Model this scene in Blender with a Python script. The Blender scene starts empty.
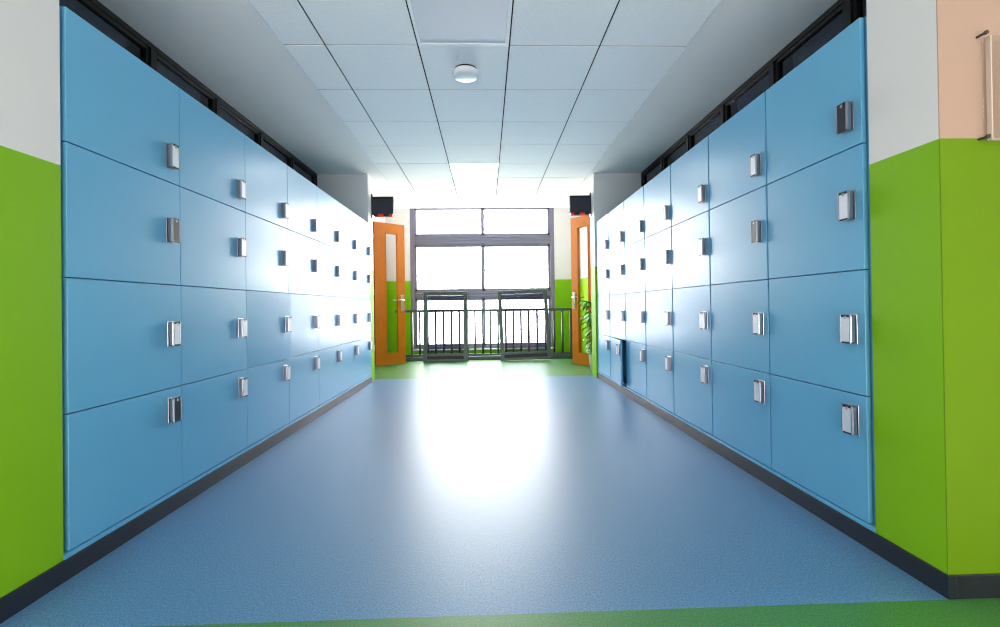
import bpy, bmesh, math, random
from mathutils import Vector, Matrix
random.seed(7)
S = bpy.context.scene
COL = S.collection

# ------------------------------------------------------------------ camera
HC = 0.924                                    # eye height
yaw, pitch, roll = 0.0299, 0.0060, -0.0132
fw = Vector((math.sin(yaw)*math.cos(pitch), math.cos(yaw)*math.cos(pitch), math.sin(pitch)))
ri0 = Vector((math.cos(yaw), -math.sin(yaw), 0)); up0 = ri0.cross(fw)
ri = ri0*math.cos(roll) + up0*math.sin(roll)
up = up0*math.cos(roll) - ri0*math.sin(roll)
cam = bpy.data.cameras.new('camera'); cam_o = bpy.data.objects.new('camera', cam); COL.objects.link(cam_o)
m = Matrix((ri, up, -fw)).transposed().to_4x4(); m.translation = Vector((0, 0, HC))
cam_o.matrix_world = m
cam.sensor_width = 36; cam.lens = 449.8*36/1000; cam.shift_y = -0.0085; cam.clip_start = 0.02
S.camera = cam_o

# ------------------------------------------------------------------ world and light
S.view_settings.view_transform = 'Standard'; S.view_settings.look = 'None'
S.view_settings.exposure = 0.15; S.view_settings.gamma = 1.0; S.view_settings.use_curve_mapping = False
W = bpy.data.worlds.new('sky'); S.world = W; W.use_nodes = True
bg = W.node_tree.nodes['Background']; bg.inputs[0].default_value = (1.0, 0.985, 0.96, 1); bg.inputs[1].default_value = 19.0
def portal(loc, rot, sx, sy):
    l = bpy.data.lights.new('daylight_portal', 'AREA'); l.shape = 'RECTANGLE'; l.size = sx; l.size_y = sy
    l.cycles.is_portal = True
    o = bpy.data.objects.new('daylight_portal', l); COL.objects.link(o); o.location = loc; o.rotation_euler = rot
portal((-0.06, 8.50, 1.5), (math.radians(-90), 0, 0), 2.8, 2.8)
portal((0, -3.35, .55), (math.radians(90), 0, 0), 3.3, 1.1)  # portal for the added fill opening behind the camera
PANEL_ON = 12.0       # lit ceiling panel in the corridor
LOBBY_FILL = 5.0        # fill panels added in the unseen lobby behind the camera
S.cycles.max_bounces = 12; S.cycles.diffuse_bounces = 9; S.cycles.glossy_bounces = 5
S.cycles.filter_width = 1.1
S.cycles.transparent_max_bounces = 12
S.cycles.caustics_reflective = False; S.cycles.caustics_refractive = False

# ------------------------------------------------------------------ materials
def srgb(r, g, b):
    f = lambda c: (c/255/12.92 if c/255 <= .04045 else ((c/255+.055)/1.055)**2.4)
    return (f(r), f(g), f(b), 1)
def mat(name, col, rough=.5, metal=0., spec=.5, emit=None, noise=None, bump=None, coat=0.):
    m = bpy.data.materials.new(name); m.use_nodes = True
    nt = m.node_tree; b = nt.nodes['Principled BSDF']
    b.inputs['Base Color'].default_value = col; b.inputs['Roughness'].default_value = rough
    b.inputs['Metallic'].default_value = metal; b.inputs['Specular IOR Level'].default_value = spec
    b.inputs['Coat Weight'].default_value = coat
    if emit: b.inputs['Emission Color'].default_value = emit[0]; b.inputs['Emission Strength'].default_value = emit[1]
    if noise:
        scale, amt = noise[:2]
        g = nt.nodes.new('ShaderNodeNewGeometry'); n = nt.nodes.new('ShaderNodeTexNoise')
        n.inputs['Scale'].default_value = scale; n.inputs['Detail'].default_value = 3
        nt.links.new(g.outputs['Position'], n.inputs['Vector'])
        r = nt.nodes.new('ShaderNodeMapRange'); r.inputs['From Min'].default_value = .3; r.inputs['From Max'].default_value = .7
        r.inputs['To Min'].default_value = 1-amt; r.inputs['To Max'].default_value = 1+amt
        nt.links.new(n.outputs['Fac'], r.inputs['Value'])
        x = nt.nodes.new('ShaderNodeVectorMath'); x.operation = 'SCALE'; x.inputs[0].default_value = col[:3]
        nt.links.new(r.outputs['Result'], x.inputs['Scale']); nt.links.new(x.outputs['Vector'], b.inputs['Base Color'])
    if bump:
        g = nt.nodes.new('ShaderNodeNewGeometry'); n = nt.nodes.new('ShaderNodeTexNoise')
        n.inputs['Scale'].default_value = bump[0]; n.inputs['Detail'].default_value = 2
        nt.links.new(g.outputs['Position'], n.inputs['Vector'])
        p = nt.nodes.new('ShaderNodeBump'); p.inputs['Strength'].default_value = bump[1]; p.inputs['Distance'].default_value = bump[2]
        nt.links.new(n.outputs['Fac'], p.inputs['Height']); nt.links.new(p.outputs['Normal'], b.inputs['Normal'])
    return m
def two_tone(name, upper, lower, z):
    m = mat(name, upper, .6, spec=.25, bump=(60, .15, .002)); nt = m.node_tree; b = nt.nodes['Principled BSDF']
    g = nt.nodes.new('ShaderNodeNewGeometry'); s = nt.nodes.new('ShaderNodeSeparateXYZ')
    c = nt.nodes.new('ShaderNodeMath'); c.operation = 'GREATER_THAN'; c.inputs[1].default_value = z
    x = nt.nodes.new('ShaderNodeMix'); x.data_type = 'RGBA'
    nt.links.new(g.outputs['Position'], s.inputs[0]); nt.links.new(s.outputs['Z'], c.inputs[0])
    nt.links.new(c.outputs[0], x.inputs['Factor'])
    x.inputs['A'].default_value = lower; x.inputs['B'].default_value = upper
    nt.links.new(x.outputs['Result'], b.inputs['Base Color'])
    return m
def glass(name, tint, refl):
    m = bpy.data.materials.new(name); m.use_nodes = True; nt = m.node_tree
    nt.nodes.remove(nt.nodes['Principled BSDF']); out = nt.nodes['Material Output']
    t = nt.nodes.new('ShaderNodeBsdfTransparent'); t.inputs[0].default_value = tint
    g = nt.nodes.new('ShaderNodeBsdfGlossy'); g.inputs['Roughness'].default_value = .03
    x = nt.nodes.new('ShaderNodeMixShader'); l = nt.nodes.new('ShaderNodeLayerWeight'); p = nt.nodes.new('ShaderNodeMath'); p.operation = 'POWER'; p.inputs[1].default_value = 4
    f = nt.nodes.new('ShaderNodeMath'); f.operation = 'MULTIPLY_ADD'; f.inputs[1].default_value = .5; f.inputs[2].default_value = refl
    nt.links.new(l.outputs['Facing'], p.inputs[0]); nt.links.new(p.outputs[0], f.inputs[0])
    nt.links.new(f.outputs[0], x.inputs[0]); nt.links.new(t.outputs[0], x.inputs[1]); nt.links.new(g.outputs[0], x.inputs[2])
    nt.links.new(x.outputs[0], out.inputs[0]); return m

M = {}
WHITE = srgb(218, 217, 216); GREEN = srgb(124, 178, 0)
M['wall'] = two_tone('painted wall white over lime green', WHITE, GREEN, 1.437)
M['wall_cream_dim'] = two_tone('painted wall cream over lime green', srgb(176, 150, 134), srgb(100, 138, 2), 1.437)  # own cream hue; both tones darkened to paint in this wall's dim light
M['white'] = mat('matt white paint', WHITE, .6)
M['soffit'] = mat('plaster soffit', srgb(242, 240, 238), .85, spec=.1, noise=(2.5, .02))
M['tile'] = mat('mineral ceiling tile', srgb(250, 250, 250), .85, spec=.08, noise=(160, .06))
M['void'] = mat('dark ceiling void', srgb(10, 12, 14), .9)
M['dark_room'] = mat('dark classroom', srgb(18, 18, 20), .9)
M['floor_blue'] = mat('speckled blue vinyl', srgb(78, 124, 164), .40, spec=1.0, noise=(170, .5), bump=(150, .10, .0006))
M['floor_green'] = mat('speckled green vinyl', srgb(54, 118, 46), .40, spec=1.0, noise=(170, .45), bump=(150, .10, .0006))
M['floor_grey'] = mat('pale grey vinyl', srgb(228, 226, 222), .4)
M['locker'] = mat('blue laminate', srgb(98, 169, 207), .30, spec=.55, bump=(90, .06, .0006))
M['base'] = mat('dark slate skirting', srgb(30, 33, 42), .4)
M['chrome'] = mat('brushed chrome', srgb(160, 162, 172), .28, 1)
M['plate'] = mat('satin silver plate', srgb(214, 216, 224), .45, .35)
M['dark_plastic'] = mat('black plastic', srgb(16, 18, 26), .35)
M['black_metal'] = mat('black window metal', srgb(4, 4, 5), .5)
M['grey_metal'] = mat('grey window metal', srgb(116, 116, 136), .4, .3)
M['rail_metal'] = mat('dark grey green metal', srgb(66, 78, 76), .4, .3)
M['wood'] = mat('orange wood veneer', srgb(196, 106, 0), .4, noise=(9, .06))
M['steel'] = mat('satin steel', srgb(200, 200, 190), .3, 1)
M['pin'] = mat('dark steel pin', srgb(96, 90, 84), .35, .8)
M['slat'] = mat('grey blind slat', srgb(205, 207, 214), .5)
M['pane'] = glass('clear pane', (.97, .98, .98, 1), .02)
M['dark_pane'] = glass('clerestory pane', (.6, .62, .66, 1), .04)
M['tint_pane'] = glass('tinted pane', (.62, .62, .68, 1), .03)
M['acrylic'] = glass('clear acrylic', (.98, .975, .97, 1), .04)
M['acrylic_edge'] = mat('acrylic edge', srgb(205, 190, 178), .2)
M['lit'] = mat('lit diffuser', srgb(255, 255, 255), .5, emit=((1, .99, .97, 1), PANEL_ON))
M['lobby_fill'] = mat('lobby fill diffuser', srgb(255, 255, 255), .5, emit=((1, .93, .86, 1), LOBBY_FILL))
M['unlit'] = mat('unlit diffuser', srgb(214, 216, 226), .4)
M['frame_white'] = mat('white panel frame', srgb(236, 240, 242), .4)
M['detector'] = mat('white plastic', srgb(240, 242, 244), .35)
M['sign'] = mat('navy black plastic', srgb(26, 30, 46), .6)
M['sign_top'] = mat('black gloss plastic', srgb(6, 6, 14), .3)
M['red'] = mat('red display segment', srgb(190, 10, 16), .4, emit=(srgb(200, 10, 16), .4))
M['leaf'] = mat('green leaf', srgb(70, 150, 50), .4, noise=(30, .25))
M['stem'] = mat('plant stem', srgb(110, 120, 60), .6)
M['pot'] = mat('white ceramic pot', srgb(220, 220, 215), .35)
M['soil'] = mat('potting soil', srgb(58, 42, 32), .9)
M['sill'] = mat('pale sill', srgb(205, 203, 212), .4)

# ------------------------------------------------------------------ mesh helpers
def box(bm, x0, x1, y0, y1, z0, z1, mi=0, bevel=0., mtx=None):
    v = [bm.verts.new((x, y, z)) for x in (x0, x1) for y in (y0, y1) for z in (z0, z1)]
    fs = [bm.faces.new([v[i] for i in q]) for q in ((0,1,3,2),(4,6,7,5),(0,4,5,1),(2,3,7,6),(0,2,6,4),(1,5,7,3))]
    for f in fs: f.material_index = mi
    allv = v
    if bevel:
        es = list({e for f in fs for e in f.edges})
        r = bmesh.ops.bevel(bm, geom=es, offset=bevel, segments=2, affect='EDGES', profile=.5)
        for f in r['faces']: f.material_index = mi
        allv = list({q for f in r['faces'] for q in f.verts} | {q for q in v if q.is_valid})
    if mtx: bmesh.ops.transform(bm, matrix=mtx, verts=[q for q in allv if q.is_valid])
def cyl(bm, p0, p1, r0, r1=None, n=16, mi=0, cap=True):
    r1 = r0 if r1 is None else r1
    p0, p1 = Vector(p0), Vector(p1); d = (p1-p0).normalized()
    a = d.orthogonal().normalized(); b = d.cross(a)
    A = [bm.verts.new(p0+(a*math.cos(t)+b*math.sin(t))*r0) for t in [2*math.pi*i/n for i in range(n)]]
    B = [bm.verts.new(p1+(a*math.cos(t)+b*math.sin(t))*r1) for t in [2*math.pi*i/n for i in range(n)]]
    for i in range(n):
        f = bm.faces.new((A[i], A[(i+1) % n], B[(i+1) % n], B[i])); f.material_index = mi; f.smooth = True
    if cap:
        for q in (A[::-1], B):
            f = bm.faces.new(q); f.material_index = mi
def lathe(bm, prof, n=32, mi=0, c=(0, 0, 0)):
    rings = []
    for r, z in prof:
        if r < 1e-5: rings.append([bm.verts.new((c[0], c[1], c[2]+z))])
        else: rings.append([bm.verts.new((c[0]+r*math.cos(2*math.pi*i/n), c[1]+r*math.sin(2*math.pi*i/n), c[2]+z)) for i in range(n)])
    for a, b in zip(rings, rings[1:]):
        for i in range(n):
            j = (i+1) % n
            q = [a[i % len(a)], a[j % len(a)], b[j % len(b)], b[i % len(b)]]
            q = list(dict.fromkeys(q))
            if len(q) > 2:
                f = bm.faces.new(q); f.material_index = mi; f.smooth = True
def obj(name, bm, mats, parent=None, loc=None):
    bmesh.ops.recalc_face_normals(bm, faces=bm.faces)
    me = bpy.data.meshes.new(name); bm.to_mesh(me); bm.free()
    for k in ([mats] if isinstance(mats, str) else mats): me.materials.append(M[k])
    o = bpy.data.objects.new(name, me); COL.objects.link(o)
    if parent: o.parent = parent
    if loc: o.location = loc
    return o
def B(*a, **k):
    bm = bmesh.new(); box(bm, *a, **k); return bm
def struct(name, bm, mats, parent=None):
    o = obj(name, bm, mats, parent)
    if parent is None: o['kind'] = 'structure'
    return o
def sempty(name, loc=(0, 0, 0)):
    o = bpy.data.objects.new(name, None); COL.objects.link(o); o.location = loc; o['kind'] = 'structure'; return o
def thing(name, label, cat, loc=(0, 0, 0), rz=0., group=None):
    o = bpy.data.objects.new(name, None); COL.objects.link(o); o.location = loc; o.rotation_euler = (0, 0, rz)
    o['label'] = label; o['category'] = cat
    if group: o['group'] = group
    return o
def copy_tree(o, parent=None):
    c = o.copy(); COL.objects.link(c)
    if parent: c.parent = parent
    for ch in list(o.children): copy_tree(ch, c)
    return c

# ------------------------------------------------------------------ the place, in metres
XL, XR = -1.469, 1.428          # faces of the walls and lockers along the corridor
CX0, CX1 = -2.12, 2.02        # clerestory windows above the lockers, set back
HT = 2.647                      # ceiling
GX, GY, T = -1.028, 2.948, .6   # ceiling grid
SL, SR = -1.302, 1.357          # edges of the tiled field
YP, YE, YW = 5.75, 7.748, 8.35  # far pillars, end of the tiles, window wall
YL0, YR0 = 1.60, 1.626         # near ends of the locker rows
LY, RY, LW, LH, LZ = 1.62, 1.646, .588, .479, .092
YC = 1.369                      # pillar front towards the lobby

# floor
struct('floor', B(-2.6, 2.4, 1.36, 5.99, -.1, 0), 'floor_blue')
struct('floor', B(-4.6, 4.6, 1.0, 1.36, -.1, 0), 'floor_green')
struct('floor', B(-4.6, 4.6, -3.2, 1.0, -.1, 0), 'floor_grey')
struct('floor', B(-2.9, 2.9, 5.99, 8.8, -.1, 0), 'floor_green')

# ceiling: tiled field with open joints, plaster margins, slab
bm = bmesh.new()
xs = [SL+.004] + [GX+T*k for k in range(4)] + [SR-.004]
for j in range(-3, 8):
    y0, y1 = GY+T*j, GY+T*(j+1)
    for i in range(5):
        if i == 2 and j in (-1, 4): continue
        box(bm, xs[i]+.005, xs[i+1]-.005, y0+.0055, y1-.0055, HT, HT+.02, bevel=.0015)
struct('ceiling', bm, 'tile')
bm = bmesh.new()
box(bm, SL, SR, GY-3*T, YE-.005, HT+.045, HT+.10)
for x in xs[1:-1]: box(bm, x-.0046, x+.0046, GY-3*T, YE-.01, HT+.0045, HT+.02)
for j in range(-3, 9): box(bm, SL+.006, SR-.006, GY+T*j-.0052, GY+T*j+.0052, HT+.0047, HT+.019)
struct('ceiling', bm, 'void')
struct('ceiling', B(-2.8, SL, GY-3*T, YE, HT, HT+.1), 'soffit')
struct('ceiling', B(SR, 2.8, GY-3*T, YE, HT, HT+.1), 'soffit')
struct('ceiling', B(-4.6, 4.6, -3.2, GY-3*T, HT, HT+.1), 'soffit')
struct('ceiling', B(-2.8, 2.8, YE-.2, 8.8, 3.05, 3.2), 'white')
struct('ceiling', B(-2.8, 2.8, YE-.06, YE, HT+.1, 3.05), 'white')
# thin aluminium margins where tiles meet plaster
struct('trim_1', B(SL-.006, SL+.006, GY-3*T, YE, HT-.004, HT+.02), 'frame_white')
struct('trim_2', B(SR-.006, SR+.006, GY-3*T, YE, HT-.004, HT+.02), 'frame_white')

# near wall ends beside the lockers, and the lobby behind the camera
struct('wall_left', B(-2.6, XL, 1.30, YL0, 0, HT), 'wall')
struct('wall_right', B(XR, 2.4, YC+.001, YR0, 0, HT), 'wall')
struct('wall_front_right', B(XR+.0005, 4.6, YC-.003, YC+.1, 0, HT), 'wall_cream_dim')
struct('wall_front_left', B(-4.6, -2.6, 1.30, 1.42, 0, HT), 'wall_cream_dim')
struct('wall_lobby_left', B(-4.7, -4.6, -3.3, 1.42, 0, HT), 'white')
struct('wall_lobby_right', B(4.6, 4.7, -3.3, 1.5, 0, HT), 'white')
bm = bmesh.new()
box(bm, -4.7, -1.6, -3.3, -3.2, 0, HT); box(bm, 1.6, 4.7, -3.3, -3.2, 0, HT)
box(bm, -1.6, 1.6, -3.3, -3.2, 0, .08); box(bm, -1.6, 1.6, -3.3, -3.2, .95, HT)  # leaves a low unseen opening, added to light the ceiling
struct('wall_back', bm, 'white')
bm = bmesh.new()
for a, b in ((-1.6, -1.55), (-.56, -.51), (.51, .56), (1.55, 1.6)): box(bm, a, b, -3.29, -3.23, .08, .95)
for a, b in ((.08, .14), (.90, .95)): box(bm, -1.55, 1.55, -3.29, -3.23, a, b)
struct('window_20', bm, 'grey_metal')  # frame of the opening added behind the camera for fill light
# walls behind the lockers below the clerestory
struct('wall_left', B(CX0-.12, CX0, YL0, YP, 0, 2.03), 'wall')
struct('wall_right', B(CX1, CX1+.12, YR0, YP, 0, 2.03), 'wall')
# far pillars, side walls with doorways, window wall
PL, PR = -1.49, 1.407
struct('wall_left', B(-2.6, PL, YP, 6.0, 0, HT), 'wall')
struct('wall_right', B(PR, 2.4, YP+.02, 6.0, 0, HT), 'wall')
bm = bmesh.new(); SX = -1.84
box(bm, SX-.16, SX, 6.0, 6.68, 0, 3.1); box(bm, SX-.16, SX, 7.34, YW, 0, 3.1); box(bm, SX-.16, SX, 6.68, 7.34, 2.39, 3.1)
struct('wall_left', bm, 'wall')
bm = bmesh.new(); SX2 = 1.745
box(bm, SX2, SX2+.16, 6.0, 6.16, 0, 3.1); box(bm, SX2, SX2+.16, 6.80, YW, 0, 3.1); box(bm, SX2, SX2+.16, 6.16, 6.80, 2.39, 3.1)
struct('wall_right', bm, 'wall')
# dim rooms behind the doorways
for nm, x0, x1, y0, y1 in (('wall_room_left', -2.75, -2.65, 6.3, 7.7), ('wall_room_right', 2.6, 2.7, 5.9, 7.2)):
    bm = bmesh.new(); box(bm, x0, x1, y0, y1, 0, 3.1)
    xi, xo = (x1, SX-.16) if x0 < 0 else (SX2+.16, x0)
    box(bm, xi, xo, y0-.05, y0, 0, 3.1); box(bm, xi, xo, y1-.05, y1, 0, 3.1)
    struct(nm, bm, 'wall')
WX0, WX1, WZ0, WZ1 = -1.403, 1.28, .17, 2.85
bm = bmesh.new()
box(bm, -2.9, WX0, YW, YW+.2, 0, 3.1); box(bm, WX1, 2.9, YW, YW+.2, 0, 3.1)
box(bm, WX0, WX1, YW, YW+.2, 0, WZ0-.02); box(bm, WX0, WX1, YW, YW+.2, WZ1, 3.1)
struct('wall_end', bm, 'wall')
struct('trim_3', B(WX0, WX1, YW-.04, YW+.2, WZ0-.02, WZ0, bevel=.004), 'sill')
# architraves of the two doorways
for nm, x0, x1, y0, y1 in (('trim_4', SX-.17, SX+.012, 6.68, 7.34), ('trim_5', SX2-.012, SX2+.17, 6.16, 6.80)):
    bm = bmesh.new()
    box(bm, x0, x1, y0-.0, y0+.04, 0, 2.39); box(bm, x0, x1, y1-.04, y1, 0, 2.39); box(bm, x0, x1, y0+.04, y1-.04, 2.355, 2.39)
    struct(nm, bm, 'wood')

# skirting
struct('baseboard_left', B(XL-.02, XL+.008, 1.292, YP, 0, .073, bevel=.002), 'base')
struct('baseboard_right', B(XR-.008, XR+.02, YC-.011, YP, 0, .073, bevel=.002), 'base')
struct('baseboard_front', B(XR+.02, 4.6, YC-.011, YC-.003, 0, .073, bevel=.002), 'base')
struct('baseboard_front', B(-4.6, XL-.02, 1.292, 1.30, 0, .073, bevel=.002), 'base')
struct('baseboard_end', B(-1.83, 1.78, YW-.012, YW, 0, .08, bevel=.002), 'base')

# filler panels between wall and lockers
bm = bmesh.new(); box(bm, XL-.09, XL-.05, YL0, LY-.004, .074, 2.008); box(bm, XL-.06, XL+.004, YL0, LY-.0, .074, .0905)
struct('trim_6', bm, 'locker')
bm = bmesh.new(); box(bm, XR+.05, XR+.09, YR0, RY-.004, .074, 2.03); box(bm, XR-.004, XR+.06, YR0, RY, .074, .0905)
struct('trim_7', bm, 'locker')

# ------------------------------------------------------------------ big window
win = sempty('window_1', (0, YW+.06, 0))
bm = bmesh.new()
def fr(x0, x1, z0, z1, y0=-.03, y1=.05): box(bm, x0, x1, y0, y1, z0, z1, bevel=.004)
fr(WX0, WX0+.075, WZ0, WZ1); fr(WX1-.075, WX1, WZ0, WZ1)
fr(WX0+.075, WX1-.075, WZ0, WZ0+.05); fr(WX0+.075, WX1-.075, WZ1-.05, WZ1)
fr(WX0+.075, WX1-.075, 2.105, 2.275, -.025); fr(WX0+.075, WX1-.075, 1.11, 1.245, -.025)
# fine grooves of the transom as raised ribs
for z in (2.135, 2.19, 2.245, 1.15, 1.2): fr(WX0+.075, WX1-.075, z-.006, z+.006, -.037, -.02)
obj('window_frame', bm, 'grey_metal', win)
XM = -.055
for z0, z1 in ((WZ0+.05, 1.11), (1.245, 2.105), (2.275, WZ1-.05)):
    for x0, x1, dy in ((WX0+.075, XM+.03, .0), (XM-.033, WX1-.075, .018)):
        bm = bmesh.new(); w_ = .042
        box(bm, x0, x0+w_, dy-.012, dy+.014, z0, z1); box(bm, x1-w_, x1, dy-.012, dy+.014, z0, z1)
        box(bm, x0, x1, dy-.012, dy+.014, z0, z0+w_); box(bm, x0, x1, dy-.012, dy+.014, z1-w_, z1)
        s = obj('sash', bm, 'grey_metal', win)
        obj('pane', B(x0+w_, x1-w_, dy-.002, dy+.002, z0+w_, z1-w_), 'pane', s)
for z in (1.62, 2.62):
    bm = bmesh.new(); box(bm, XM+.0, XM+.035, -.04, -.01, z-.05, z+.05, bevel=.006); box(bm, XM+.02, XM+.05, -.045, -.03, z-.01, z+.012, bevel=.004)
    obj('window_latch', bm, 'grey_metal', win)

# ------------------------------------------------------------------ clerestory windows over the lockers
n = 2
def clerestory(side):
    global n
    x = CX0 if side < 0 else CX1
    step = .70 if side < 0 else .665
    yend = YP
    d = 1 if side < 0 else -1         # +1: room is towards +x
    k = 0
    ya = yend
    while ya > 1.65:
        yb = max(ya-step, YL0 if side < 0 else YR0)
        w = sempty('window_%d' % n, (x, yb, 0)); n += 1
        L = ya-yb
        bm = bmesh.new()
        X = lambda a, b: (min(a*d, b*d), max(a*d, b*d))
        def bb(a, b, y0, y1, z0, z1): box(bm, *X(a, b), y0, y1, z0, z1, bevel=.002)
        bb(-.07, .0, 0, .022, 2.03, HT); bb(-.07, .0, L-.022, L, 2.03, HT)
        bb(-.07, .0, .022, L-.022, 2.03, 2.07); bb(-.07, .0, .022, L-.022, HT-.03, HT)
        obj('window_frame', bm, 'black_metal', w)
        bm = bmesh.new()
        bb(-.05, -.012, .022, .048, 2.07, HT-.03); bb(-.05, -.012, L-.048, L-.022, 2.07, HT-.03)
        bb(-.05, -.012, .048, L-.048, 2.07, 2.10); bb(-.05, -.012, .048, L-.048, HT-.052, HT-.03)
        s = obj('sash', bm, 'black_metal', w)
        obj('pane', B(*X(-.034, -.030), .048, L-.048, 2.10, HT-.052), 'dark_pane', s)
        if True:
            bm = bmesh.new()
            for q in range(8):
                z = 2.498+q*.0135
                p, q_ = X(-.075, -.045); box(bm, p, q_, .07, L-.16, z, z+.006)
            obj('blind_slats', bm, 'slat', w)
        ya = yb; k += 1
clerestory(-1); clerestory(1)
for x0, x1, y0 in ((CX0-1.1, CX0-1.0, YL0), (CX1+1.0, CX1+1.1, YR0)):
    bm = bmesh.new(); box(bm, x0, x1, y0-.1, YP+.1, 1.0, HT+.2)
    xi, xo = (x1, CX0-.12) if x0 < 0 else (CX1+.12, x0)
    box(bm, xi, xo, y0-.1, YP+.1, 1.0, 1.1); box(bm, xi, xo, y0-.1, YP+.1, HT+.1, HT+.2)
    box(bm, xi, xo, y0-.1, y0-.05, 1.1, HT+.1); box(bm, xi, xo, YP+.05, YP+.1, 1.1, HT+.1)
    struct('wall_room_left' if x0 < 0 else 'wall_room_right', bm, 'dark_room')

# ------------------------------------------------------------------ lockers
ROWS = [(LZ+LH*3, LZ+LH*4, 1.650), (LZ+LH*2, LZ+LH*3, 1.304), (LZ+LH, LZ+LH*2, .823), (LZ, LZ+LH, .471)]
def body_bm():
    bm = bmesh.new(); t = .016; D = -.46; F = -.0195; top = LZ+LH*4
    box(bm, D, F, 0.0005, t, LZ, top); box(bm, D, F, LW-t, LW-.0005, LZ, top)
    box(bm, D, D+t, t, LW-t, LZ, top)
    for z in [LZ+LH*k for k in range(5)]:
        z0 = max(LZ, z-t/2); z0 = min(z0, top-t); box(bm, D+t, F, t, LW-t, z0, z0+t)
    box(bm, -.05, .004, 0.0003, LW-.0003, .074, LZ-.0015)          # bottom rail
    return bm
def latch_bm():
    bm = bmesh.new()
    box(bm, 0, .004, -.027, .027, -.058, .058, 0, bevel=.0018)        # back plate
    box(bm, .005, .026, -.024, .024, -.054, .054, 0, bevel=.004)      # housing
    box(bm, .0255, .0275, -.0265, .0265, .046, .0565, 2, bevel=.0009)  # dark cap
    box(bm, .0255, .0275, -.0265, .0265, -.0565, -.050, 2, bevel=.0009)
    box(bm, .025, .0295, -.0265, -.021, -.0555, .0555, 0, bevel=.0009)
    box(bm, .025, .0295, .021, .0265, -.0555, .0555, 0, bevel=.0009)
    box(bm, .0255, .0285, -.0205, .0205, -.049, .045, 3, bevel=.0009)  # front plate
    box(bm, .0275, .0305, -.004, .006, .038, .050, 0, bevel=.001)     # small key tab
    return bm
_l = latch_bm(); bmesh.ops.recalc_face_normals(_l, faces=_l.faces)
def latch_mesh(name, front):
    me = bpy.data.meshes.new(name); _l.to_mesh(me)
    for k in ('chrome', 'plate', 'dark_plastic', front): me.materials.append(M[k])
    return me
LATCH = latch_mesh('latch', 'plate'); LATCH_DARK = latch_mesh('latch_dark', 'dark_plastic')  # second variant differs only in its dark front
def make_locker(gap=.0022):
    r = thing('locker', '', 'locker')
    obj('body', body_bm(), 'locker', r)
    for z0, z1, zl in ROWS:
        bm = bmesh.new(); g = .0022
        box(bm, -.018, 0, g, LW-gap, g, (z1-z0)-g, bevel=.0014)
        d = obj('locker_door', bm, 'locker', r, (0, 0, z0))
        h = bpy.data.objects.new('latch', LATCH); COL.objects.link(h); h.parent = d; h.location = (0, LW-.070, zl-z0)
    return r
ords = ['nearest', 'second', 'third', 'fourth', 'fifth', 'sixth', 'farthest']
def lab(side, i):
    o = 'right' if side > 0 else 'left'
    place = {0: 'nearest the camera, beside the green wall', 6: 'farthest away, against the pillar'}
    if i in place: s = 'blue four-door locker column on the %s, %s' % (o, place[i])
    else: s = 'blue four-door locker column, %s from the near end of the %s row' % (ords[i], o)
    if side < 0 and i == 2: s = 'blue locker column, third along the left row, one door slightly ajar'
    if side > 0 and i == 5: s = 'blue locker column, sixth along the right row, its bottom door ajar'
    return s
proto = None
def doors(o): return sorted([c for c in o.children if c.name.startswith('locker_door')], key=lambda c: -c.location.z)
dark = {(-1, 0, 1), (-1, 0, 3), (1, 0, 0), (1, 1, 1), (1, 3, 0)}
for side in (-1, 1):
    for i in range(7):
        if i == 0: o = proto = make_locker(.0022 if side < 0 else .0095)
        else: o = copy_tree(proto)
        if side < 0: o.location = (XL, LY+LW*i, 0)
        else: o.location = (XR, RY+LW*(i+1), 0); o.rotation_euler = (0, 0, math.pi)
        o['label'] = lab(side, i); o['group'] = 'blue school lockers on the left wall' if side < 0 else 'blue school lockers on the right wall'
        ds = doors(o)
        for r, d in enumerate(ds):
            d.children[0].data = LATCH_DARK if (side, i, r) in dark else LATCH
            a = 0
            if side < 0 and i == 2 and r == 2: a = -1.8
            elif side > 0 and i == 5 and r == 3: a = -5.5
            else: a = -random.random()*.25
            d.rotation_euler = (0, 0, math.radians(a))

# ------------------------------------------------------------------ ceiling fixtures
def panel(j, lit, label, x0=GX+T, y=None):
    y0 = GY+T*j if y is None else y
    t = thing('ceiling_light', label, 'ceiling light', (x0+T/2, y0+T/2, HT))
    e = T/2-.004; f = .022; bm = bmesh.new(); dz = -.003 if not lit else -.001
    box(bm, -e, e, -e, -e+f, dz, .03, bevel=.002); box(bm, -e, e, e-f, e, dz, .03, bevel=.002)
    box(bm, -e, -e+f, -e+f, e-f, dz, .03, bevel=.002); box(bm, e-f, e, -e+f, e-f, dz, .03, bevel=.002)
    obj('frame', bm, 'frame_white', t)
    obj('diffuser', B(-e+f, e-f, -e+f, e-f, .004 if not lit else .0, .02), lit or 'unlit', t)
    return t
panel(-1, None, 'square ceiling light panel, unlit, set in the tiles nearest the camera')
panel(4, 'lit', 'square ceiling light panel, glowing white, far along the corridor')
for x in (-2.6, -.3, 2.0):  # unseen panels added as fill light for the near end
    for y in (-2.4, -.7):
        t = thing('ceiling_light', 'added square fill light panel in the unseen lobby behind the camera', 'ceiling light', (x, y, HT), 0, 'added lobby fill panels')
        obj('frame', B(-.31, .31, -.31, .31, -.02, -.002, bevel=.003), 'frame_white', t)
        obj('diffuser', B(-.285, .285, -.285, .285, -.024, -.0195), 'lobby_fill', t)
t = thing('smoke_detector', 'round white smoke detector on a ceiling tile in the middle of the corridor', 'smoke detector', (-.128, 3.248, HT))
bm = bmesh.new(); lathe(bm, [(0, 0), (.082, 0), (.082, -.012), (.078, -.016), (0, -.016)]); obj('mounting_base', bm, 'dark_plastic', t)
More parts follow.
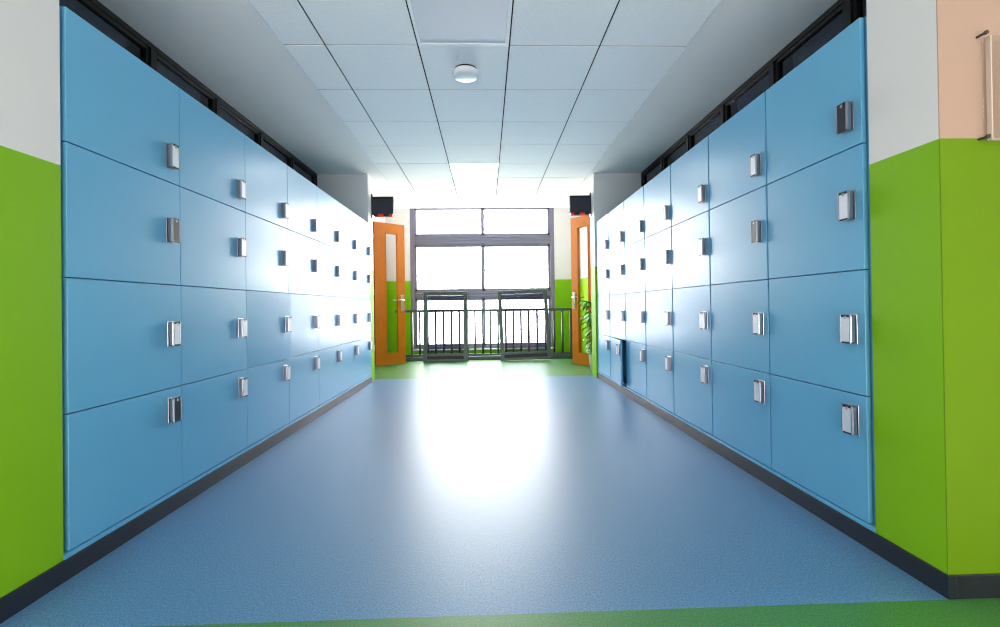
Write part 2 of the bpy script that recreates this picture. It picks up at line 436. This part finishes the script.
bm = bmesh.new(); lathe(bm, [(0, -.014), (.09, -.014), (.097, -.02), (.098, -.034), (.092, -.047), (.072, -.057), (.04, -.062), (0, -.064)], 40); obj('cover', bm, 'detector', t)

# ------------------------------------------------------------------ doors at the far end
def leaf(name, hinge, free, label):
    h = Vector(hinge); f = Vector(free); a = math.atan2(f.y-h.y, f.x-h.x)
    Lw = .563; H0, H1 = .012, 2.345; g0, g1, gz0, gz1 = .36*Lw, .76*Lw, .19, 2.18; th = .022
    t = sempty(name, (h.x, h.y, 0)); t.rotation_euler = (0, 0, a)
    bm = bmesh.new()
    for q in ((0, g0, H0, H1), (g1, Lw, H0, H1), (g0, g1, H0, gz0), (g0, g1, gz1, H1)):
        box(bm, q[0], q[1], -th, th, q[2], q[3])
    bmesh.ops.remove_doubles(bm, verts=bm.verts, dist=1e-5)
    obj('door_leaf', bm, 'wood', t)
    bm = bmesh.new()
    for s in (-1, 1):
        y0, y1 = (th, th+.006) if s > 0 else (-th-.006, -th)
        for q in ((g0-.008, g0+.006, gz0, gz1), (g1-.006, g1+.008, gz0, gz1), (g0, g1, gz0-.008, gz0+.006), (g0, g1, gz1-.006, gz1+.008)):
            box(bm, q[0], q[1], y0, y1, q[2], q[3])
    obj('glazing_bead', bm, 'wood', t)
    obj('glass', B(g0, g1, -.003, .003, gz0, gz1), 'pane', t)
    bm = bmesh.new(); zc = 1.03; xc = .9*Lw
    for s in (-1, 1):
        y0, y1 = sorted((s*th, s*(th+.009)))
        box(bm, xc-.032, xc+.032, y0, y1, zc-.14, zc+.13, bevel=.004)
        cyl(bm, (xc, s*th, zc+.045), (xc, s*(th+.055), zc+.045), .010)
        cyl(bm, (xc+.008, s*(th+.05), zc+.045), (xc-.12, s*(th+.05), zc+.045), .0095)
        cyl(bm, (xc, s*th, zc-.06), (xc, s*(th+.016), zc-.06), .013)
    obj('door_handle', bm, 'steel', t)
    bm = bmesh.new()
    for z in (.3, 1.2, 2.1): cyl(bm, (-.006, 0, z-.05), (-.006, 0, z+.05), .009, n=10)
    obj('hinge', bm, 'steel', t)
leaf('door_1', (-1.81, 7.317), (-1.393, 7.696), '')
leaf('door_2', (1.712, 6.756), (1.39, 7.219), '')

# ------------------------------------------------------------------ class signs over the doors
def sign(x, y, s, label):
    t = thing('electronic_sign', label, 'sign', (x, y, 2.27), 0, 'electronic signs by the far doors')
    # s = +1: sticks out towards +x
    bm = bmesh.new(); a, b = sorted((s*.012, s*.285)); w, c = .125, .03
    prof = [(a, w), (b, w), (b, -w+c), (b-c*.7, -w), (a+c*.7, -w), (a, -w+c)]
    A = [bm.verts.new((px, -.035, pz)) for px, pz in prof]; C_ = [bm.verts.new((px, .035, pz)) for px, pz in prof]
    bm.faces.new(A); bm.faces.new(C_[::-1])
    for i in range(6): bm.faces.new((A[i], C_[i], C_[(i+1) % 6], A[(i+1) % 6]))
    obj('housing', bm, 'sign', t)
    obj('top_band', B(a-.003, b+.003, -.039, .039, w-.034, w+.003, bevel=.003), 'sign_top', t)
    obj('bottom_band', B(a+.022, b-.022, -.037, .037, -w-.002, -w+.022, bevel=.002), 'sign_top', t)
    for u0, u1 in ((.28, .53), (.80, .97)):
        p, q = sorted((s*(.012+.273*u0), s*(.012+.273*u1)))
        obj('red_segment', B(p, q, -.0395, .0395, -w-.004, -w+.024, bevel=.002), 'red', t)
    bm = bmesh.new(); p, q = sorted((0, s*.012)); box(bm, p, q, -.03, .03, -.15, .165, bevel=.002)
    obj('wall_bracket', bm, 'sign_top', t)
sign(PL, 5.95, 1, 'black electronic sign box with red marks above the left orange door')
sign(PR, 5.95, -1, 'black electronic sign box with red marks above the right orange door')

# ------------------------------------------------------------------ railing before the window
RYY = 8.0
t = thing('window_railing', 'dark grey metal railing with vertical bars in front of the big end window', 'railing', (0, RYY, 0))
RX0, RX1 = -1.62, 1.50; ZT = .905
bm = bmesh.new(); box(bm, RX0, RX1+.02, -.028, .028, ZT-.045, ZT, bevel=.008); obj('handrail', bm, 'rail_metal', t)
obj('bottom_rail', B(RX0, RX1, -.015, .015, .085, .115, bevel=.003), 'rail_metal', t)
obj('base_curb', B(RX0, RX1+.03, .02, .09, .0, .065, bevel=.004), 'rail_metal', t)
posts = [-1.325, -.345, .745, 1.50]
pb = None
for x in posts:
    if pb is None:
        bm = bmesh.new(); box(bm, -.02, .02, -.02, .02, 0, ZT-.035, bevel=.003); box(bm, -.04, .04, -.04, .019, 0, .008, bevel=.001)
        pb = o = obj('post', bm, 'rail_metal', t)
    else: o = pb.copy(); COL.objects.link(o)
    o.location = (x, 0, 0)
allx = [x for x in [-1.46-.135*0] ]
marks = [-1.46]
for a, b, k in ((-1.325, -.345, 7), (-.345, .745, 8), (.745, 1.50, 5)):
    marks += [a+(b-a)*i/k for i in range(1, k)]
bb_ = None
for x in marks:
    if bb_ is None:
        bm = bmesh.new(); cyl(bm, (0, 0, .115), (0, 0, ZT-.035), .018, n=12); bb_ = o = obj('baluster', bm, 'rail_metal', t)
    else: o = bb_.copy(); COL.objects.link(o)
    o.location = (x, 0, 0)

# two glazed frames leaning on the railing
def lean_frame(x, w, tilt, label):
    t = thing('glazed_frame', label, 'frame', (x, RYY-.19, .002), 0, 'glazed frames leaning on the railing')
    t.rotation_euler = (math.radians(-7.6), math.radians(tilt), 0)
    Hh = 1.225; f = .065; bm = bmesh.new()
    box(bm, 0, f, -.018, .018, 0, Hh, bevel=.003); box(bm, w-f, w, -.018, .018, 0, Hh, bevel=.003)
    box(bm, f, w-f, -.018, .018, Hh-f, Hh, bevel=.003); box(bm, f, w-f, -.018, .018, 0, .04, bevel=.003)
    box(bm, f, w-f, -.018, .018, .095, .14, bevel=.003)
    obj('frame', bm, 'rail_metal', t)
    obj('kick_panel', B(f, w-f, -.004, .004, .04, .095), 'black_metal', t)
    obj('pane', B(f, w-f, -.003, .003, .14, Hh-f), 'tint_pane', t)
lean_frame(-1.105, .765, 0, 'grey glazed frame leaning upright on the left half of the railing')
lean_frame(.235, .88, -1.8, 'grey glazed frame leaning slightly tilted on the right half of the railing')

# ------------------------------------------------------------------ potted plant
t = thing('potted_plant', 'leafy green potted plant half hidden between right pillar and orange door', 'plant', (1.575, 6.40, 0))
bm = bmesh.new(); lathe(bm, [(0, 0), (.085, 0), (.10, .02), (.125, .24), (.135, .25), (.135, .265), (.118, .265), (.112, .235), (0, .235)]); obj('pot', bm, 'pot', t)
bm = bmesh.new(); lathe(bm, [(0, .2365), (.111, .2365), (.108, .242), (0, .247)], 24); obj('soil', bm, 'soil', t)
rnd = random.Random(3)
bs = bmesh.new(); bl = bmesh.new()
def leafblade(bm, base, dirv, L, w, droop):
    d = Vector(dirv).normalized(); side = d.cross(Vector((0, 0, 1)))
    if side.length < .05: side = Vector((1, 0, 0))
    side.normalize(); prev = None; p = Vector(base); n_ = 7
    for i in range(n_+1):
        u = i/n_; hw = w*math.sin(math.pi*min(1, .08+.92*u))**.8*(1-.25*u) if i < n_ else .0008
        nrm = side.cross(d).normalized()
        a = bm.verts.new(p-side*hw+nrm*hw*.35); c = bm.verts.new(p); b_ = bm.verts.new(p+side*hw+nrm*hw*.35)
        if prev:
            for q in ((prev[0], prev[1], c, a), (prev[1], prev[2], b_, c)):
                f = bm.faces.new(q); f.smooth = True
        prev = (a, c, b_); p = p+d*(L/n_); d = (d+Vector((0, 0, -droop/n_))).normalized()
for k in range(5):
    a0 = 2*math.pi*k/5+.5; top = rnd.uniform(.75, 1.08)
    b0 = Vector((.04*math.cos(a0), .04*math.sin(a0), .24)); b1 = Vector((.10*math.cos(a0), .10*math.sin(a0), top))
    if k == 2: b1 = Vector((-.13, -.05, .98))
    cyl(bs, b0, b1, .008, .004, 8)
    for q in range(9):
        u = .2+.8*q/8; p = b0.lerp(b1, u)
        for r in range(3 if q < 8 else 8):
            th = a0+rnd.uniform(-2.6, 2.6) if q < 8 else 2*math.pi*r/8+.2
            if p.x+.1*math.cos(th) > .14: continue
            leafblade(bl, p, (math.cos(th), math.sin(th), rnd.uniform(-.2, .6)), rnd.uniform(.15, .24), rnd.uniform(.022, .036), 1.5)
obj('stems', bs, 'stem', t); o = obj('leaves', bl, 'leaf', t)
sm = o.modifiers.new('thickness', 'SOLIDIFY'); sm.thickness = .0012

# ------------------------------------------------------------------ acrylic notice holder on the right wall
t = thing('notice_holder', 'clear acrylic notice holder on standoff pins, on the cream wall at right', 'notice holder', (1.558, YC-.003, 1.59))
PX = 0
obj('acrylic_sheet', B(.015, .46, -.022, -.019, -.165, .16, bevel=.001), 'acrylic', t)
obj('back_sheet', B(.0, .475, -.012, -.009, -.165, .165, bevel=.001), 'acrylic', t)
bm = bmesh.new()
for z0, z1 in ((-.165, .16),):
    box(bm, .014, .018, -.0225, -.0085, z0, z1); box(bm, .457, .461, -.0225, -.0085, z0, z1)
    box(bm, .018, .457, -.0225, -.0085, z0, z0+.003)
obj('sheet_edges', bm, 'acrylic_edge', t)
for x in (-.004, .48):
    for z in (-.157, .165):
        bm = bmesh.new(); cyl(bm, (x, 0, z), (x, -.024, z), .004, n=12); cyl(bm, (x, -.024, z), (x, -.030, z), .0065, n=12)
        obj('standoff_pin', bm, 'pin', t)
